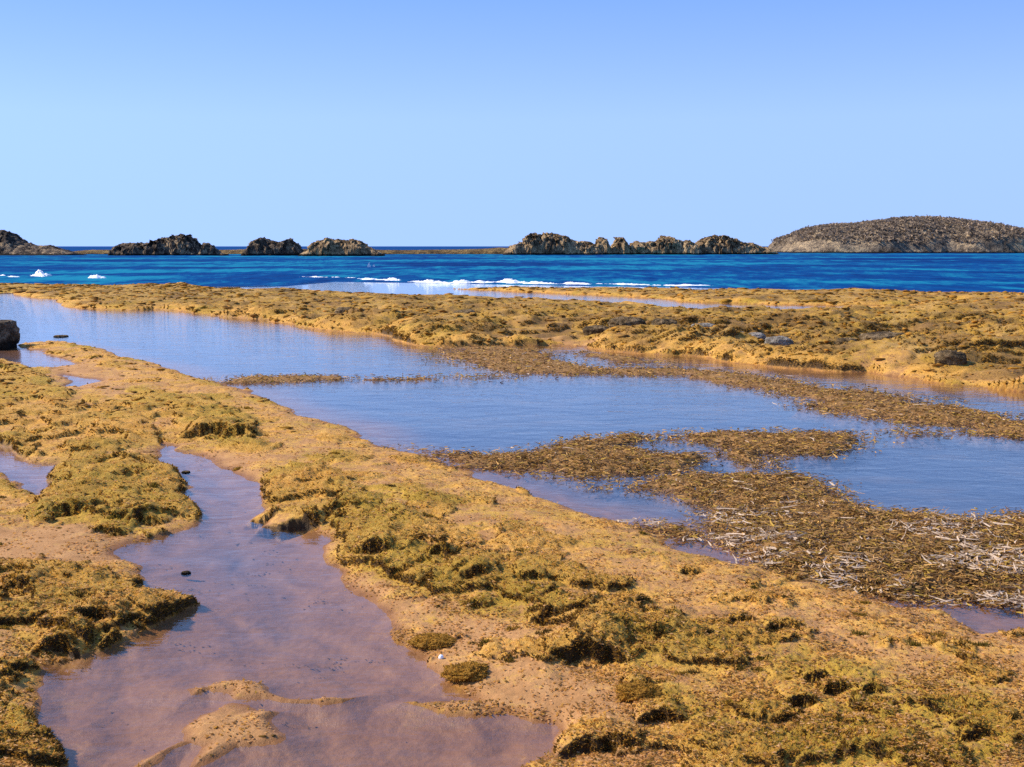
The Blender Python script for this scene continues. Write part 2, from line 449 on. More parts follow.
# hollows eaten into the mats: px, py, half width px, depth m
HOLLOWS = [(207, 434, 19, .14), (237, 437, 13, .11), (290, 521, 27, .13), (262, 515, 12, .08), (345, 512, 22, .05), (372, 556, 17, .09), (443, 561, 12, .08), (474, 583, 13, .06),
           (530, 584, 14, .06), (546, 624, 15, .07), (588, 660, 36, .10), (637, 692, 12, .09), (598, 744, 36, .075), (661, 718, 22, .06), (742, 627, 11, .06),
           (783, 633, 16, .05), (814, 684, 10, .06), (800, 706, 14, .06), (871, 699, 10, .05),
           (170, 413, 14, .06), (150, 520, 14, .07), (70, 515, 13, .06), (110, 530, 16, .06), (20, 592, 12, .07), (100, 622, 18, .07), (60, 645, 20, .08),
           (40, 432, 14, .05), (120, 462, 12, .06), (480, 605, 10, .05), (690, 575, 10, .04), (400, 575, 10, .06), (835, 695, 12, .06), (975, 745, 14, .06)]


def to_world(poly):
    a = np.array([(p[0], p[1], p[2] if len(p) > 2 else 0.0) for p in poly], float)
    x, y = unproj(a[:, 0], a[:, 1], a[:, 2])
    return np.stack([x, y], 1)


def sdf(poly, X, Y):
    """distance to the outline, positive inside"""
    P = to_world(poly).astype(np.float32)
    X = X.astype(np.float32); Y = Y.astype(np.float32)
    d = np.full(X.shape, 1e9, np.float32); ins = np.zeros(X.shape, bool)
    n = len(P)
    for i in range(n):
        ax, ay = P[i]; bx, by = P[(i + 1) % n]
        ex, ey = bx - ax, by - ay
        wx, wy = X - ax, Y - ay
        t = np.clip((wx * ex + wy * ey) / (ex * ex + ey * ey + 1e-12), 0, 1)
        d = np.minimum(d, (wx - ex * t) ** 2 + (wy - ey * t) ** 2)
        if ay != by:
            c = ((ay > Y) != (by > Y)) & (X < ex * (Y - ay) / ey + ax)
            ins ^= c
    d = np.sqrt(d)
    return np.where(ins, d, -d)


SUN_AZ = math.radians(-82)   # left of the view direction (+Y)
SUN_EL = math.radians(40)
SUNDIR = np.array([math.sin(SUN_AZ) * math.cos(SUN_EL), math.cos(SUN_AZ) * math.cos(SUN_EL), math.sin(SUN_EL)])


def fields(X, Y):
    X = X.astype(np.float32); Y = Y.astype(np.float32)
    r = np.hypot(X, Y) + 1e-3
    # ragged shores: displacement in proportion to wavelength
    wx = 0.0; wy = 0.0
    for k, wl in enumerate((3.0, 1.4, 0.6, 0.27, 0.12)):
        am = wl * 0.13 * sstep(0, 1, r * 0.10 / wl)
        wx = wx + am * perlin(X / wl, Y / wl, 40 + k); wy = wy + am * perlin(X / wl, Y / wl, 60 + k)
    Xw, Yw = X + wx, Y + wy
    near = sdf(TONGUE, Xw, Yw)
    for p in (POND_L, POND_S1, POND_S2): near = np.minimum(near, -sdf(p, Xw, Yw))
    bar = np.maximum(np.maximum(sdf(BAR1, Xw, Yw), sdf(BAR2, Xw, Yw)), sdf(BAR3, Xw, Yw))
    reef = np.maximum(sdf(REEF, Xw, Yw), sdf(REEF_BACK, Xw, Yw))
    reef = np.minimum(reef, -sdf(POND_R, Xw, Yw))
    wrack = np.full(X.shape, -9.0, np.float32)
    for p in WRACKS.values(): wrack = np.maximum(wrack, sdf(p, Xw, Yw))
    bm = np.zeros(X.shape, np.float32); bf = bm.copy(); bg = bm.copy()
    for p, a, f, g in ZONES:
        s = sdf(p, X, Y); w = 0.02 * r
        k = sstep(-w, w, s)
        bm += a * k; bf += f * k; bg += g * k
    land = np.maximum(np.maximum(near, reef), bar)
    isreef = sstep(-0.3, 0.3, reef - near)
    isbar = (bar > np.maximum(near, reef)).astype(np.float32)
    rf = 0.78 * isreef * (1 - 0.6 * sstep(20, 38, r))
    cell = np.where(r > 17, 0.0001 * r * r, 0.00034 * r * r) + 0.002
    # shore profile
    pos = np.clip(land, 0, None); neg = np.clip(-land, 0, None)
    bankn = fbm_r(X, Y, 0.45, 0.6, 3, 25, cell)
    hi = 0.026 * (1 - np.exp(-pos / 0.16)) + 0.05 * (1 - np.exp(-pos / 0.9))
    hi = hi + rf * (0.06 * (1 - np.exp(-pos / 1.2)) + 0.20 * sstep(-0.25, 0.25, bankn + bm * 0.3) * (1 - np.exp(-pos / 0.15)))
    hi = np.where(isbar > 0, 0.022 * (1 - np.exp(-pos / 0.05)) + .012 * (1 - np.exp(-pos / .15)), hi)
    lo = -0.028 * (1 - np.exp(-neg / 0.12)) - 0.11 * (1 - np.exp(-neg / 1.4))
    z = hi + lo
    # broad swell of the sand and faint ripples
    z = z + 0.018 * fbm(X * 0.9, Y * 0.9, 3, 3) * sstep(0, 0.5, np.abs(land))
    rip = np.sin((X * 0.9 + Y * 0.45 + 0.22 * fbm(X * 2.5, Y * 2.5, 3, 9)) * 21.0)
    z = z + 0.0055 * rip * sstep(0.5, -0.2, land) * sstep(14, 6, r)
    # algae mats with one steep side (towards the viewer and the right)
    dxr, dyr = 0.30, -0.95
    m0 = fbm(X * 1.5, Y * 1.5, 3, 12)
    k = 0.22
    Xs = X + dxr * k * m0; Ys = Y + dyr * k * m0
    st = np.where(isreef > 0.5, 0.6, 1.0)
    m = fbm_r(Xs * st, Ys, 1.5, 1.9, 5, 12, cell, 0.55) * 1.5 + np.where(isreef > 0.5, 0.18, -0.12)
    bias = bm * 0.5 + 0.05 * isreef
    dry = sstep(0.0, 0.03, land) * (1 - isbar)
    A = sstep(-0.02, 0.10, m + bias) * dry
    A2 = sstep(0.32, 0.46, m + bias * 0.6) * dry
    bankz = 0.75 * sstep(0.15, 0.5, bm)
    z = z + A * (0.014 + 0.032 * bankz + 0.03 * rf) + A2 * (0.010 + 0.014 * bankz + 0.04 * rf)
    # cushions with sharp creases
    qx_, qy_ = X + 0.10 * fbm_r(X, Y, 3, 3, 2, 14, cell), Y + 0.10 * fbm_r(X, Y, 3, 3, 2, 17, cell)
    bil = np.zeros(X.shape)
    for k_, (fq, am) in enumerate(((2.6, 0.034), (6.0, 0.020), (13.0, 0.011), (27.0, 0.006))):
        bil = bil + am * sstep(1.6, 3.5, 1 / fq / cell) * np.minimum(np.abs(perlin(qx_ * fq * 0.8, qy_ * fq, 200 + k_)) * 1.9, 1.0)
    crust = np.clip(0.42 + bf * 0.45 + 0.35 * A + 0.5 * fbm_r(X, Y, 1.1, 1.6, 3, 53, cell), 0.04, 1.0) * dry
    z = z + 0.85 * (bil - 0.02) * crust * (1 + 0.5 * rf)
    lum = fbm_r(X, Y, 7.0, 7.0, 4, 21, cell, 0.6)
    z = z + lum * (0.004 + 0.011 * A)
    # knobbly lumps of the mats
    l2 = fbm_r(X, Y, 2.5, 2.5, 3, 27, cell)
    d1, d2 = worley(X * 4.2 + 0.8 * l2, Y * 4.6 + 0.8 * l2, 2)
    z = z + A * (1 - isreef) * sstep(14, 9, r) * (0.010 * (np.clip(d2 - d1, 0, 0.5) - 0.2) * sstep(-0.2, 0.4, l2 + 0.1))
    d1, d2 = worley(X * 0.75 + 0.6 * l2, Y * 1.9 + 0.6 * l2, 5)
    z = z + rf * dry * (0.03 * (np.clip(d2 - d1, 0, 0.45) - 0.18) * sstep(-0.3, 0.3, bankn))
    d1, d2 = worley(X * 1.5 + 0.5 * l2, Y * 3.2 + 0.5 * l2, 9)
    z = z + rf * dry * sstep(0.30, 0.15, cell) * (0.045 * (np.clip(d2 - d1, 0, 0.45) - 0.15) * sstep(-0.25, 0.35, l2 + bankn))
    z = z + rf * dry * 0.05 * fbm_r(X, Y, 2.0, 4.0, 3, 29, cell, 0.65)
    # far shelf: stepped crust
    b = fbm_r(X, Y, 0.28, 0.75, 5, 31, cell, 0.6)
    z = z + rf * sstep(0.0, 0.8, land) * (0.10 * np.clip(b + 0.12, -0.2, 1.0) + 0.08 * sstep(0.06, 0.12, b) - 0.07 * sstep(-0.16, -0.24, b))
    hol = np.zeros(X.shape, np.float32)
    for (px, py, hw, dep) in HOLLOWS:
        cx, cy = unproj(px, py, 0.04); R = hw * math.hypot(cx, cy) / F * 1.25
        nb_ = np.abs(X - cx) < 2 * R; nb_ &= np.abs(Y - cy) < 6 * R
        if not nb_.any(): continue
        Xn, Yn = X[nb_], Y[nb_]
        u = (Xn - cx) / R; e = np.clip(1 - u * u, 0, 1)
        v = (Yn - cy) / R + 0.28 * (1 - e) + 0.30 * perlin(Xn / R * 1.3, Yn / R * 0.4, 71) + 0.10 * perlin(Xn / R * 4, Yn / R * 1.5, 75)
        up = dep * 0.50 * e ** 0.6 * sstep(-0.03, 0.10, v) * (1 - sstep(0.3, 3.2, v))
        dn = dep * 0.38 * e * sstep(0.06, -0.05, v) * sstep(-1.5, -0.1, v)
        z[nb_] += up - dn
        hk = e * sstep(-1.5, -0.2, v) * sstep(0.05, -0.05, v)
        hol[nb_] = np.maximum(hol[nb_], hk)
        A[nb_] = np.maximum(A[nb_], e * sstep(-0.2, 0.0, v) * (1 - sstep(0.6, 2.0, v)))
    z = np.where(land > 0.02, np.maximum(z, -0.012 + 0.01 * lum), z)
    # drifted weed beds just breaking the surface
    wb = wrack + 0.008 * r + 0.035 * r * fbm(X * 1.3, Y * 1.6, 5, 81, 0.65)
    wd = sstep(-0.020 * r, 0.012 * r, wb)
    wm = sstep(-0.006 * r, 0.024 * r, wb)
    wz = 0.014 + 0.05 * fbm_r(X, Y, 4, 5, 4, 88, cell, 0.8) + 0.03 * sstep(0, 0.06 * r, wb)
    z = np.where(land < 0.25, z + wm * np.clip(wz - z, 0, 1), z + wm * 0.01)
    z = z + (0.003 + 0.007 * A + 0.004 * wm) * fbm_r(X, Y, 26, 26, 3, 95, cell, 0.65) * 1.3
    film = np.clip(0.60 + bf * 0.5 + 0.60 * fbm_r(X, Y, 2.2, 2.8, 5, 51, cell, 0.62) + 0.14 * isreef, 0, 1)
    film = np.where(land > 0, film, film * sstep(-0.25, 0, land) * 0.5)
    film = np.clip(film + 0.25 * isreef * sstep(1.2, 0.1, land), 0, 1)
    alg = np.clip(A * (0.20 + 0.50 * film) + 0.2 * A2 + 0.72 * film, 0, 1) * (1 - 0.55 * isbar)
    alg = alg * (1 - 0.35 * hol)
    brown = isreef * sstep(0.04, 0.20, fbm_r(X, Y, 0.7, 1.6, 5, 61, cell, 0.68) + 0.25 * (bankn - 0.15)) * sstep(0.0, 0.3, land)
    wet = sstep(0.022, 0.002, z)
    z = np.asarray(z)
    pat = fbm(X * 1.5 + Y * 0.5, Y * 2.6 - X * 0.6, 6, 77, 0.65)
    deep = sstep(0.05, 0.9, -land) * (0.95 * sstep(6.0, 10.0, r) + 0.8 * sstep(4.3, 6.4, r) * sstep(10, 6, r) + 0.75 * sstep(0.13, 0.27, pat) * sstep(6, 4.5, r)) * (1 - wm)
    return dict(z=z, alg=alg, A=A, wet=wet, wm=wm, deep=deep, green=np.clip(0.3 + bg * 0.6, 0, 1), brown=brown, bar=isbar, wd=wd, land=land, reef=isreef, film=film)


# ------------------------------------------------------------------ the shore: one sheet, finest where it is near
def ring_theta():
    a = np.radians(np.linspace(-27, 27, 980))
    l = np.radians(np.linspace(-68, -27.2, 110)); r_ = np.radians(np.linspace(27.2, 68, 110))
    return np.concatenate([l, a, r_])

th = ring_theta()
pys = np.concatenate([np.linspace(1500, 790, 60), np.linspace(789, 372, 640), np.linspace(371.8, 283, 430)])
rr = unproj(np.full(pys.shape, 512.0), pys)[1]
rr = np.concatenate([rr, np.linspace(rr[-1] + 0.5, rr[-1] + 25, 30)])
R2, T2 = np.meshgrid(rr, th, indexing='ij')
GX, GY = R2 * np.tan(T2), R2.copy()
fl = fields(GX.ravel(), GY.ravel())
fade = sstep(60, 68, GY.ravel())
gz = fl['z'] * (1 - fade) - 0.5 * fade
gv = np.stack([GX.ravel(), GY.ravel(), gz], 1)
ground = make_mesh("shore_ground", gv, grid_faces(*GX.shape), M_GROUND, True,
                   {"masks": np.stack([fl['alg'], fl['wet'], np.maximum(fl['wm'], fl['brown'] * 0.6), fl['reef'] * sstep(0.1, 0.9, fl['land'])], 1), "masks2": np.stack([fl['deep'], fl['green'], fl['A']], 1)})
tag(ground, "golden sand and algae covered rock shelf with shallow pools", "shore", kind="structure")

# ------------------------------------------------------------------ water
sth = np.radians(np.concatenate([np.linspace(-75, -28, 40), np.linspace(-27.5, 27.5, 560), np.linspace(28, 75, 40)]))
EDGE = unproj(512, np.interp(512 + np.tan(np.clip(sth, -0.6, 0.6)) * F, [-100, 200, 285, 335, 450, 512, 640, 768, 1024], [286, 286.5, 286.5, 282, 283.5, 285, 287, 289, 293]))[1]
EX = EDGE * np.tan(sth); nE = len(sth)
pv = np.concatenate([np.stack([EX, EDGE, 0 * EX], 1), np.stack([np.linspace(-200, 200, nE), np.full(nE, -6.0), 0 * EX], 1)])
k = np.arange(nE - 1)
pool = make_mesh("tide_pool_water", pv, np.stack([k + nE, k + nE + 1, k + 1, k], 1), M_POOL, False)
tag(pool, "calm shallow water of the tide pools reflecting blue sky", "water", kind="structure")

spy = np.linspace(283.0, 251.0, 190)
sr = unproj(np.full(spy.shape, 512.0), spy)[1]
sr = np.concatenate([sr, np.geomspace(sr[-1] * 1.03, 40000, 60)])
q_ = np.linspace(0, 1, 190)[:, None]
SYn = 1 / ((1 - q_) / EDGE[None] + q_ / sr[189])
SY = np.concatenate([SYn, np.repeat(sr[190:][:, None], nE, 1)]); SX = SY * np.tan(sth)[None]
R2 = SX
amp = sstep(0, 6, SY - EDGE[None]) * sstep(900, 300, SY)
sz = amp * (0.10 * fbm(SX * 0.10, SY * 0.30, 4, 7, 0.6) + 0.05 * (1 - 2 * np.abs(perlin(SX * 0.25, SY * 0.7, 19))))
sea = make_mesh("sea", np.stack([SX.ravel(), SY.ravel(), sz.ravel()], 1), grid_faces(*SX.shape), M_SEA, True)
tag(sea, "deep blue and turquoise open sea reaching the horizon", "sea", kind="structure")


# ------------------------------------------------------------------ blades of algae (one mass of turf)
def blades(n_px, cond, hmin, hmax, wid, cols, seed, name, label, flat=False, box=(-60, 283, 1084, 790)):
    g = np.random.default_rng(seed)
    px = g.uniform(box[0], box[2], n_px); py = g.uniform(box[1], box[3], n_px)
    X, Y = unproj(px, py)
    f = fields(X, Y)
    keep = g.uniform(size=n_px) < cond(f, X, Y)
    X, Y, z = X[keep], Y[keep], f['z'][keep]; n = len(X)
    r = np.hypot(X, Y)
    a = g.uniform(0, 2 * np.pi, n)
    return g, X, Y, z, r, a, n, {k: v[keep] for k, v in f.items()}


g, X, Y, Z, r, a, n, ff = blades(140000, lambda f, X, Y: (f['land'] > 0.01) * np.clip(f['A'] * 0.75 * f['film'] + 0.04 * (f['film'] > 0.45), 0, 1) * (f['wm'] < 0.5) * (0.25 + 0.75 * sstep(15, 8, np.hypot(X, Y))), 0, 0, 0, None, 3, "", "")
h = g.uniform(0.004, 0.013, n); w = (0.0022 + 0.00042 * r) * g.uniform(0.7, 1.4, n)
lean = g.uniform(0.2, 1.2, n) * h; la = a + g.normal(0, 0.8, n)
b0 = np.stack([X - np.sin(a) * w, Y + np.cos(a) * w, Z - 0.002], 1); b1 = np.stack([X + np.sin(a) * w, Y - np.cos(a) * w, Z - 0.002], 1)
tp = np.stack([X + np.cos(la) * lean, Y + np.sin(la) * lean, Z + h], 1)
pal = np.array([(0.74, 0.40, 0.070), (0.66, 0.37, 0.055), (0.54, 0.33, 0.036), (0.78, 0.44, 0.10), (0.34, 0.19, 0.03), (0.80, 0.50, 0.15)])
pk = np.clip((fbm(X * 1.5, Y * 1.5, 3, 33) * 3 + g.normal(1.8, 1.2, n)).astype(int), 0, 5)
tint = pal[pk] * g.uniform(0.7, 1.2, (n, 1))
tint = np.where((g.uniform(size=n) < 0.5 * ff['green'])[:, None], np.array([(0.50, 0.35, 0.034)]) * g.uniform(0.5, 1.4, (n, 1)), tint)
V = np.stack([b0, b1, tp], 1).reshape(-1, 3); Fc = np.arange(3 * n).reshape(n, 3)
# scattered stray tufts, darker and longer
nc = 1100
cpx = rng.uniform(-60, 1084, nc); cpy = 283 + (790 - 283) * rng.uniform(0, 1, nc) ** 0.9
cX, cY = unproj(cpx, cpy); cr = np.hypot(cX, cY)
q = 70
cs = (0.003 + 0.017 * rng.uniform(0, 1, nc) ** 2) * (0.6 + 0.08 * cr)
bX = np.repeat(cX, q) + rng.normal(0, 1, nc * q) * np.repeat(cs, q); bY = np.repeat(cY, q) + rng.normal(0, 0.7, nc * q) * np.repeat(cs, q)
f2 = fields(bX, bY); kp = (f2['land'] > 0.015) & (f2['wm'] < 0.5) & np.repeat(rng.uniform(size=nc) < sstep(-0.1, 0.3, fbm(cX * 1.8, cY * 2.2, 3, 99)), q); bX, bY, bZ = bX[kp], bY[kp], f2['z'][kp]; n2 = len(bX); br = np.hypot(bX, bY)
h2 = rng.uniform(0.5, 1.1, n2) * np.repeat(cs, q)[kp] * 1.0; w2 = (0.0024 + 0.0004 * br) * rng.uniform(0.7, 1.4, n2)
a2 = rng.uniform(0, 6.283, n2); l2_ = rng.uniform(0.1, 0.9, n2) * h2
B0 = np.stack([bX - np.sin(a2) * w2, bY + np.cos(a2) * w2, bZ - 0.003], 1); B1 = np.stack([bX + np.sin(a2) * w2, bY - np.cos(a2) * w2, bZ - 0.003], 1)
T2_ = np.stack([bX + np.cos(a2) * l2_, bY + np.sin(a2) * l2_, bZ + h2], 1)
tp2 = np.array([(0.22, 0.15, 0.022), (0.11, 0.075, 0.018), (0.33, 0.21, 0.03), (0.17, 0.13, 0.02)])
tt2 = np.repeat(tp2[rng.integers(0, 4, nc)], q, 0)[kp] * rng.uniform(0.7, 1.3, (n2, 1))
V = np.concatenate([V, np.stack([B0, B1, T2_], 1).reshape(-1, 3)]); tint = np.concatenate([tint, tt2]); Fc = np.arange(len(V)).reshape(-1, 3)
# cushions of weed crowding the mats
nq = 130000
qx = rng.uniform(-60, 1084, nq); qy = 283 + (790 - 283) * rng.uniform(0, 1, nq) ** 1.9
qX, qY = unproj(qx, qy); f3 = fields(qX, qY); qr = np.hypot(qX, qY)
clu = fbm(qX * 1.7, qY * 2.4, 4, 66, 0.6) + 0.12 * f3['reef']
kp = (f3['land'] > 0.02) & (f3['wm'] < 0.4) & (rng.uniform(size=nq) < sstep(-0.12, 0.25, clu) * np.clip(0.12 + f3['A'] * (0.25 + f3['film']), 0, 1) * (0.06 + 0.94 * sstep(9, 15, qr)))
qX, qY, qZ, qr, qf = qX[kp], qY[kp], f3['z'][kp], qr[kp], f3['film'][kp]; qg = f3['green'][kp]; nq = len(qX)
import bmesh
def low_ico(sub):
    bm = bmesh.new(); bmesh.ops.create_icosphere(bm, subdivisions=sub, radius=1.0)
    v = np.array([x.co for x in bm.verts]); f = np.array([[q_.index for q_ in p.verts] for p in bm.faces]); bm.free()
    return v, f
# grit: loose flecks of weed, shell and sand lying flat
ng = 460000
gx_ = rng.uniform(-60, 1084, ng); gy_ = 284 + (800 - 284) * rng.uniform(0, 1, ng) ** 0.75
gX_, gY_ = unproj(gx_, gy_); f4 = fields(gX_, gY_); gr_ = np.hypot(gX_, gY_)
kp = (f4['wm'] < 0.3) & (f4['land'] > -0.7) & (gr_ < 50) & (rng.uniform(size=ng) < np.where(f4['land'] > 0.01, (0.08 + 0.55 * sstep(-0.15, 0.3, fbm(gX_ * 3.1, gY_ * 4.0, 4, 141, 0.65))) * np.clip(0.3 + f4['film'], 0, 1) * (1 - 0.75 * f4['bar']), 0.07 * sstep(0.18, 0.35, fbm(gX_ * 2.1, gY_ * 3.0, 4, 143, 0.65))))
gX_, gY_, gZ_, gr_, gl_ = gX_[kp], gY_[kp], f4['z'][kp], gr_[kp], f4['land'][kp]; ng = len(gX_)
ga = rng.uniform(0, 6.283, ng); gs = (0.0020 + 0.00042 * gr_) * rng.uniform(0.6, 2.0, ng); ge = gs * rng.uniform(1.0, 3.0, ng)
rz_ = np.where(gr_ > 14, 1.6, 1.0)
G0 = np.stack([gX_ - np.sin(ga) * gs, gY_ + np.cos(ga) * gs, gZ_ + 0.0015 + rng.uniform(0, 0.5, ng) * gs], 1)
G1 = np.stack([gX_ + np.sin(ga) * gs, gY_ - np.cos(ga) * gs, gZ_ + 0.0015 + rng.uniform(0, 0.5, ng) * gs], 1)
G2 = np.stack([gX_ + np.cos(ga) * ge, gY_ + np.sin(ga) * ge, gZ_ + 0.002 + rng.uniform(0, 0.9, ng) * gs * rz_], 1)
pg = np.array([(0.34, 0.18, 0.05), (0.56, 0.31, 0.07), (0.80, 0.53, 0.25), (0.20, 0.125, 0.028), (0.74, 0.43, 0.085), (0.66, 0.38, 0.12)])
tg = np.repeat(pg[rng.integers(0, 6, ng)] * rng.uniform(0.75, 1.2, (ng, 1)) * np.where(gl_ > 0, 1, 0.35)[:, None], 3, 0)
Fc = np.concatenate([Fc, np.arange(ng * 3).reshape(-1, 3) + len(V)]); V = np.concatenate([V, np.stack([G0, G1, G2], 1).reshape(-1, 3)])
tint = np.concatenate([tint, tg[::3]])
# weed hanging on the steep sides of the ledges
GZ = gz.reshape(GX.shape)
i_, j_ = np.meshgrid(np.arange(GX.shape[0] - 1), np.arange(GX.shape[1] - 1), indexing='ij'); i_ = i_.ravel(); j_ = j_.ravel()
Pq = np.stack([GX, GY, GZ], 2)
e1 = Pq[i_, j_ + 1] - Pq[i_, j_]; e2 = Pq[i_ + 1, j_] - Pq[i_, j_]
nn_ = np.cross(e1, e2); ar = np.linalg.norm(nn_, axis=1); nn_ /= ar[:, None] + 1e-12
Ag = fl['A'].reshape(GX.shape)[i_, j_]; Lg = fl['land'].reshape(GX.shape)[i_, j_]; rg_ = np.hypot(GX, GY)[i_, j_]
zz_ = GZ[i_, j_]
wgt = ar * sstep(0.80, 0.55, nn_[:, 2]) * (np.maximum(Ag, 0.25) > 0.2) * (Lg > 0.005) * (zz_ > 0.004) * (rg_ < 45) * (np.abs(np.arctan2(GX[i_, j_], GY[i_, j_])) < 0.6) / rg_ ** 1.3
nf = 90000
pf = rng.choice(len(ar), nf, p=wgt / wgt.sum())
cF = Pq[i_[pf], j_[pf]] + rng.uniform(0, 1, (nf, 1)) * e1[pf] + rng.uniform(0, 1, (nf, 1)) * e2[pf]
dF = nn_[pf] + rng.normal(0, 0.45, (nf, 3)) + np.array([0, 0, 0.15]); dF /= np.linalg.norm(dF, axis=1, keepdims=True)
rF = rg_[pf][:, None]
tF = np.cross(dF, rng.normal(size=(nf, 3))); tF /= np.linalg.norm(tF, axis=1, keepdims=True)
hF = rng.uniform(0.006, 0.022, (nf, 1)) * (0.6 + 0.07 * rF); wF = (0.0022 + 0.0004 * rF) * rng.uniform(0.7, 1.5, (nf, 1))
VF = np.stack([cF - tF * wF, cF + tF * wF, cF + dF * hF], 1).reshape(-1, 3)
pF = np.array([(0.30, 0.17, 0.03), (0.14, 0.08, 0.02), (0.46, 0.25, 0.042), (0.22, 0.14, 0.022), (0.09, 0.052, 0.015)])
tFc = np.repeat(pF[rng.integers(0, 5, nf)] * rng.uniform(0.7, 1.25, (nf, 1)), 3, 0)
Fc = np.concatenate([Fc, np.arange(nf * 3).reshape(-1, 3) + len(V)]); V = np.concatenate([V, VF]); tint = np.concatenate([np.repeat(tint, 3, 0), tFc])
cv, cf = low_ico(1)
sz_ = np.clip(qr * rng.uniform(0.0008, 0.0026, nq) * (0.6 + 0.9 * rng.uniform(0, 1, nq) ** 3), 0.008, 0.22)
asp = rng.uniform(0.7, 1.9, nq); hgt = rng.uniform(0.2, 0.45, nq) * (0.6 + 0.4 * sstep(8, 14, qr)); rot = rng.normal(0, 0.5, nq)
D3 = np.repeat(cv[None], nq, 0) * (1 + 1.2 * np.stack([perlin3(cv[:, 0] * 1.7 + k_ * 9.1, cv[:, 1] * 1.7, cv[:, 2] * 1.7, k_) for k_ in range(24)])[rng.integers(0, 24, nq)])[:, :, None]
lx = D3[:, :, 0] * (sz_ * asp)[:, None]; ly = D3[:, :, 1] * sz_[:, None]; lz = D3[:, :, 2] * (sz_ * hgt)[:, None]
Vq = np.stack([qX[:, None] + lx * np.cos(rot)[:, None] - ly * np.sin(rot)[:, None], qY[:, None] + lx * np.sin(rot)[:, None] + ly * np.cos(rot)[:, None], qZ[:, None] + lz + (sz_ * hgt * 0.1)[:, None]], 2).reshape(-1, 3)
Fq = (cf[None] + (np.arange(nq) * len(cv))[:, None, None]).reshape(-1, 3)
pq = np.array([(0.68, 0.37, 0.052), (0.62, 0.35, 0.042), (0.48, 0.28, 0.034), (0.72, 0.42, 0.085), (0.28, 0.155, 0.028), (0.46, 0.27, 0.07)])
tq = pq[rng.integers(0, 6, nq)] * rng.uniform(0.75, 1.15, (nq, 1))
tq = np.repeat(tq, len(cv), 0) * rng.uniform(0.8, 1.15, (nq * len(cv), 1))
Fc = np.concatenate([Fc, Fq + len(V)]); V = np.concatenate([V, Vq]); tint = np.concatenate([tint, tq])
o = make_mesh("algae_turf", V, Fc, M_ALGAE, False, {"tint": tint})
tag(o, "short golden brown and olive algae growing over the rock shelf", "algae", kind="stuff")

# ------------------------------------------------------------------ drifted dead seagrass (one mass of litter)
g, X, Y, Z, r, a, n, ff = blades(540000, lambda f, X, Y: (f['wd'] > 0.02) * np.clip(0.03 + 0.35 * f['wd'] + 0.62 * f['wm'], 0, 1) * (0.35 + 0.65 * sstep(-0.3, 0.2, fbm(X * 2.2, Y * 3.0, 4, 46, 0.6))), 0, 0, 0, None, 8, "", "", box=(200, 340, 1330, 650))
Z = np.maximum(Z, 0.004)
mult = 1.0
L = (0.010 + 0.055 * g.uniform(0, 1, n) ** 2.2) * (1 + 0.02 * r); w = (0.0012 + 0.00026 * r) * g.uniform(0.7, 1.5, n)
a = g.normal(-0.1, 1.1, n) + np.where(g.uniform(size=n) < 0.5, 0, np.pi)
rise = g.uniform(-0.1, 0.55, n) * L * 0.7
# bleached stalks are the longer ones
pale = g.uniform(size=n) < 0.004 + 0.19 * sstep(-0.10, 0.25, fbm(X * 1.3, Y * 2.2, 4, 45, 0.6)) * sstep(8.2, 6.6, r) * sstep(0.2, 1.2, X)
L = np.where(pale, L * 1.7 + 0.015, L); w = np.where(pale, w * 1.1, w); a = np.where(pale, a * 0.55 - 0.12, a)
mid = np.stack([X, Y, Z + 0.004 + 0.006 * pale + np.abs(g.normal(0, 0.008, n)) + 0.2 * np.abs(rise)], 1)
d = np.stack([np.cos(a) * L / 2, np.sin(a) * L / 2, rise / 2], 1)
s = np.stack([-np.sin(a) * w, np.cos(a) * w, g.uniform(-1, 1, n) * w], 1)
bend = np.stack([-np.sin(a), np.cos(a), 0 * a], 1) * (g.normal(0, 0.12, n) * L)[:, None]
V = np.stack([mid - d - s, mid - d + s, mid + bend - s, mid + bend + s, mid + d - s * 0.4, mid + d + s * 0.4], 1).reshape(-1, 3)
i = np.arange(n)[:, None] * 6
Fc = np.concatenate([i + np.array([[0, 2, 3, 1]]), i + np.array([[2, 4, 5, 3]])], 0)
pal = np.array([(0.24, 0.115, 0.030), (0.42, 0.22, 0.055), (0.54, 0.30, 0.080), (0.42, 0.26, 0.035), (0.10, 0.050, 0.018), (0.40, 0.24, 0.09)])
tint = pal[g.integers(0, 6, n)] * g.uniform(0.7, 1.3, (n, 1))
tint = np.where(pale[:, None], np.array([(0.66, 0.50, 0.36)]) * g.uniform(0.75, 1.1, (n, 1)), tint)
o = make_mesh("seagrass_wrack", V, Fc, M_WRACK, False, {"tint": np.repeat(tint, 6, 0)})
tag(o, "brown dead seagrass leaves with pale bleached pieces drifted in belts across the pools", "seaweed", kind="stuff")


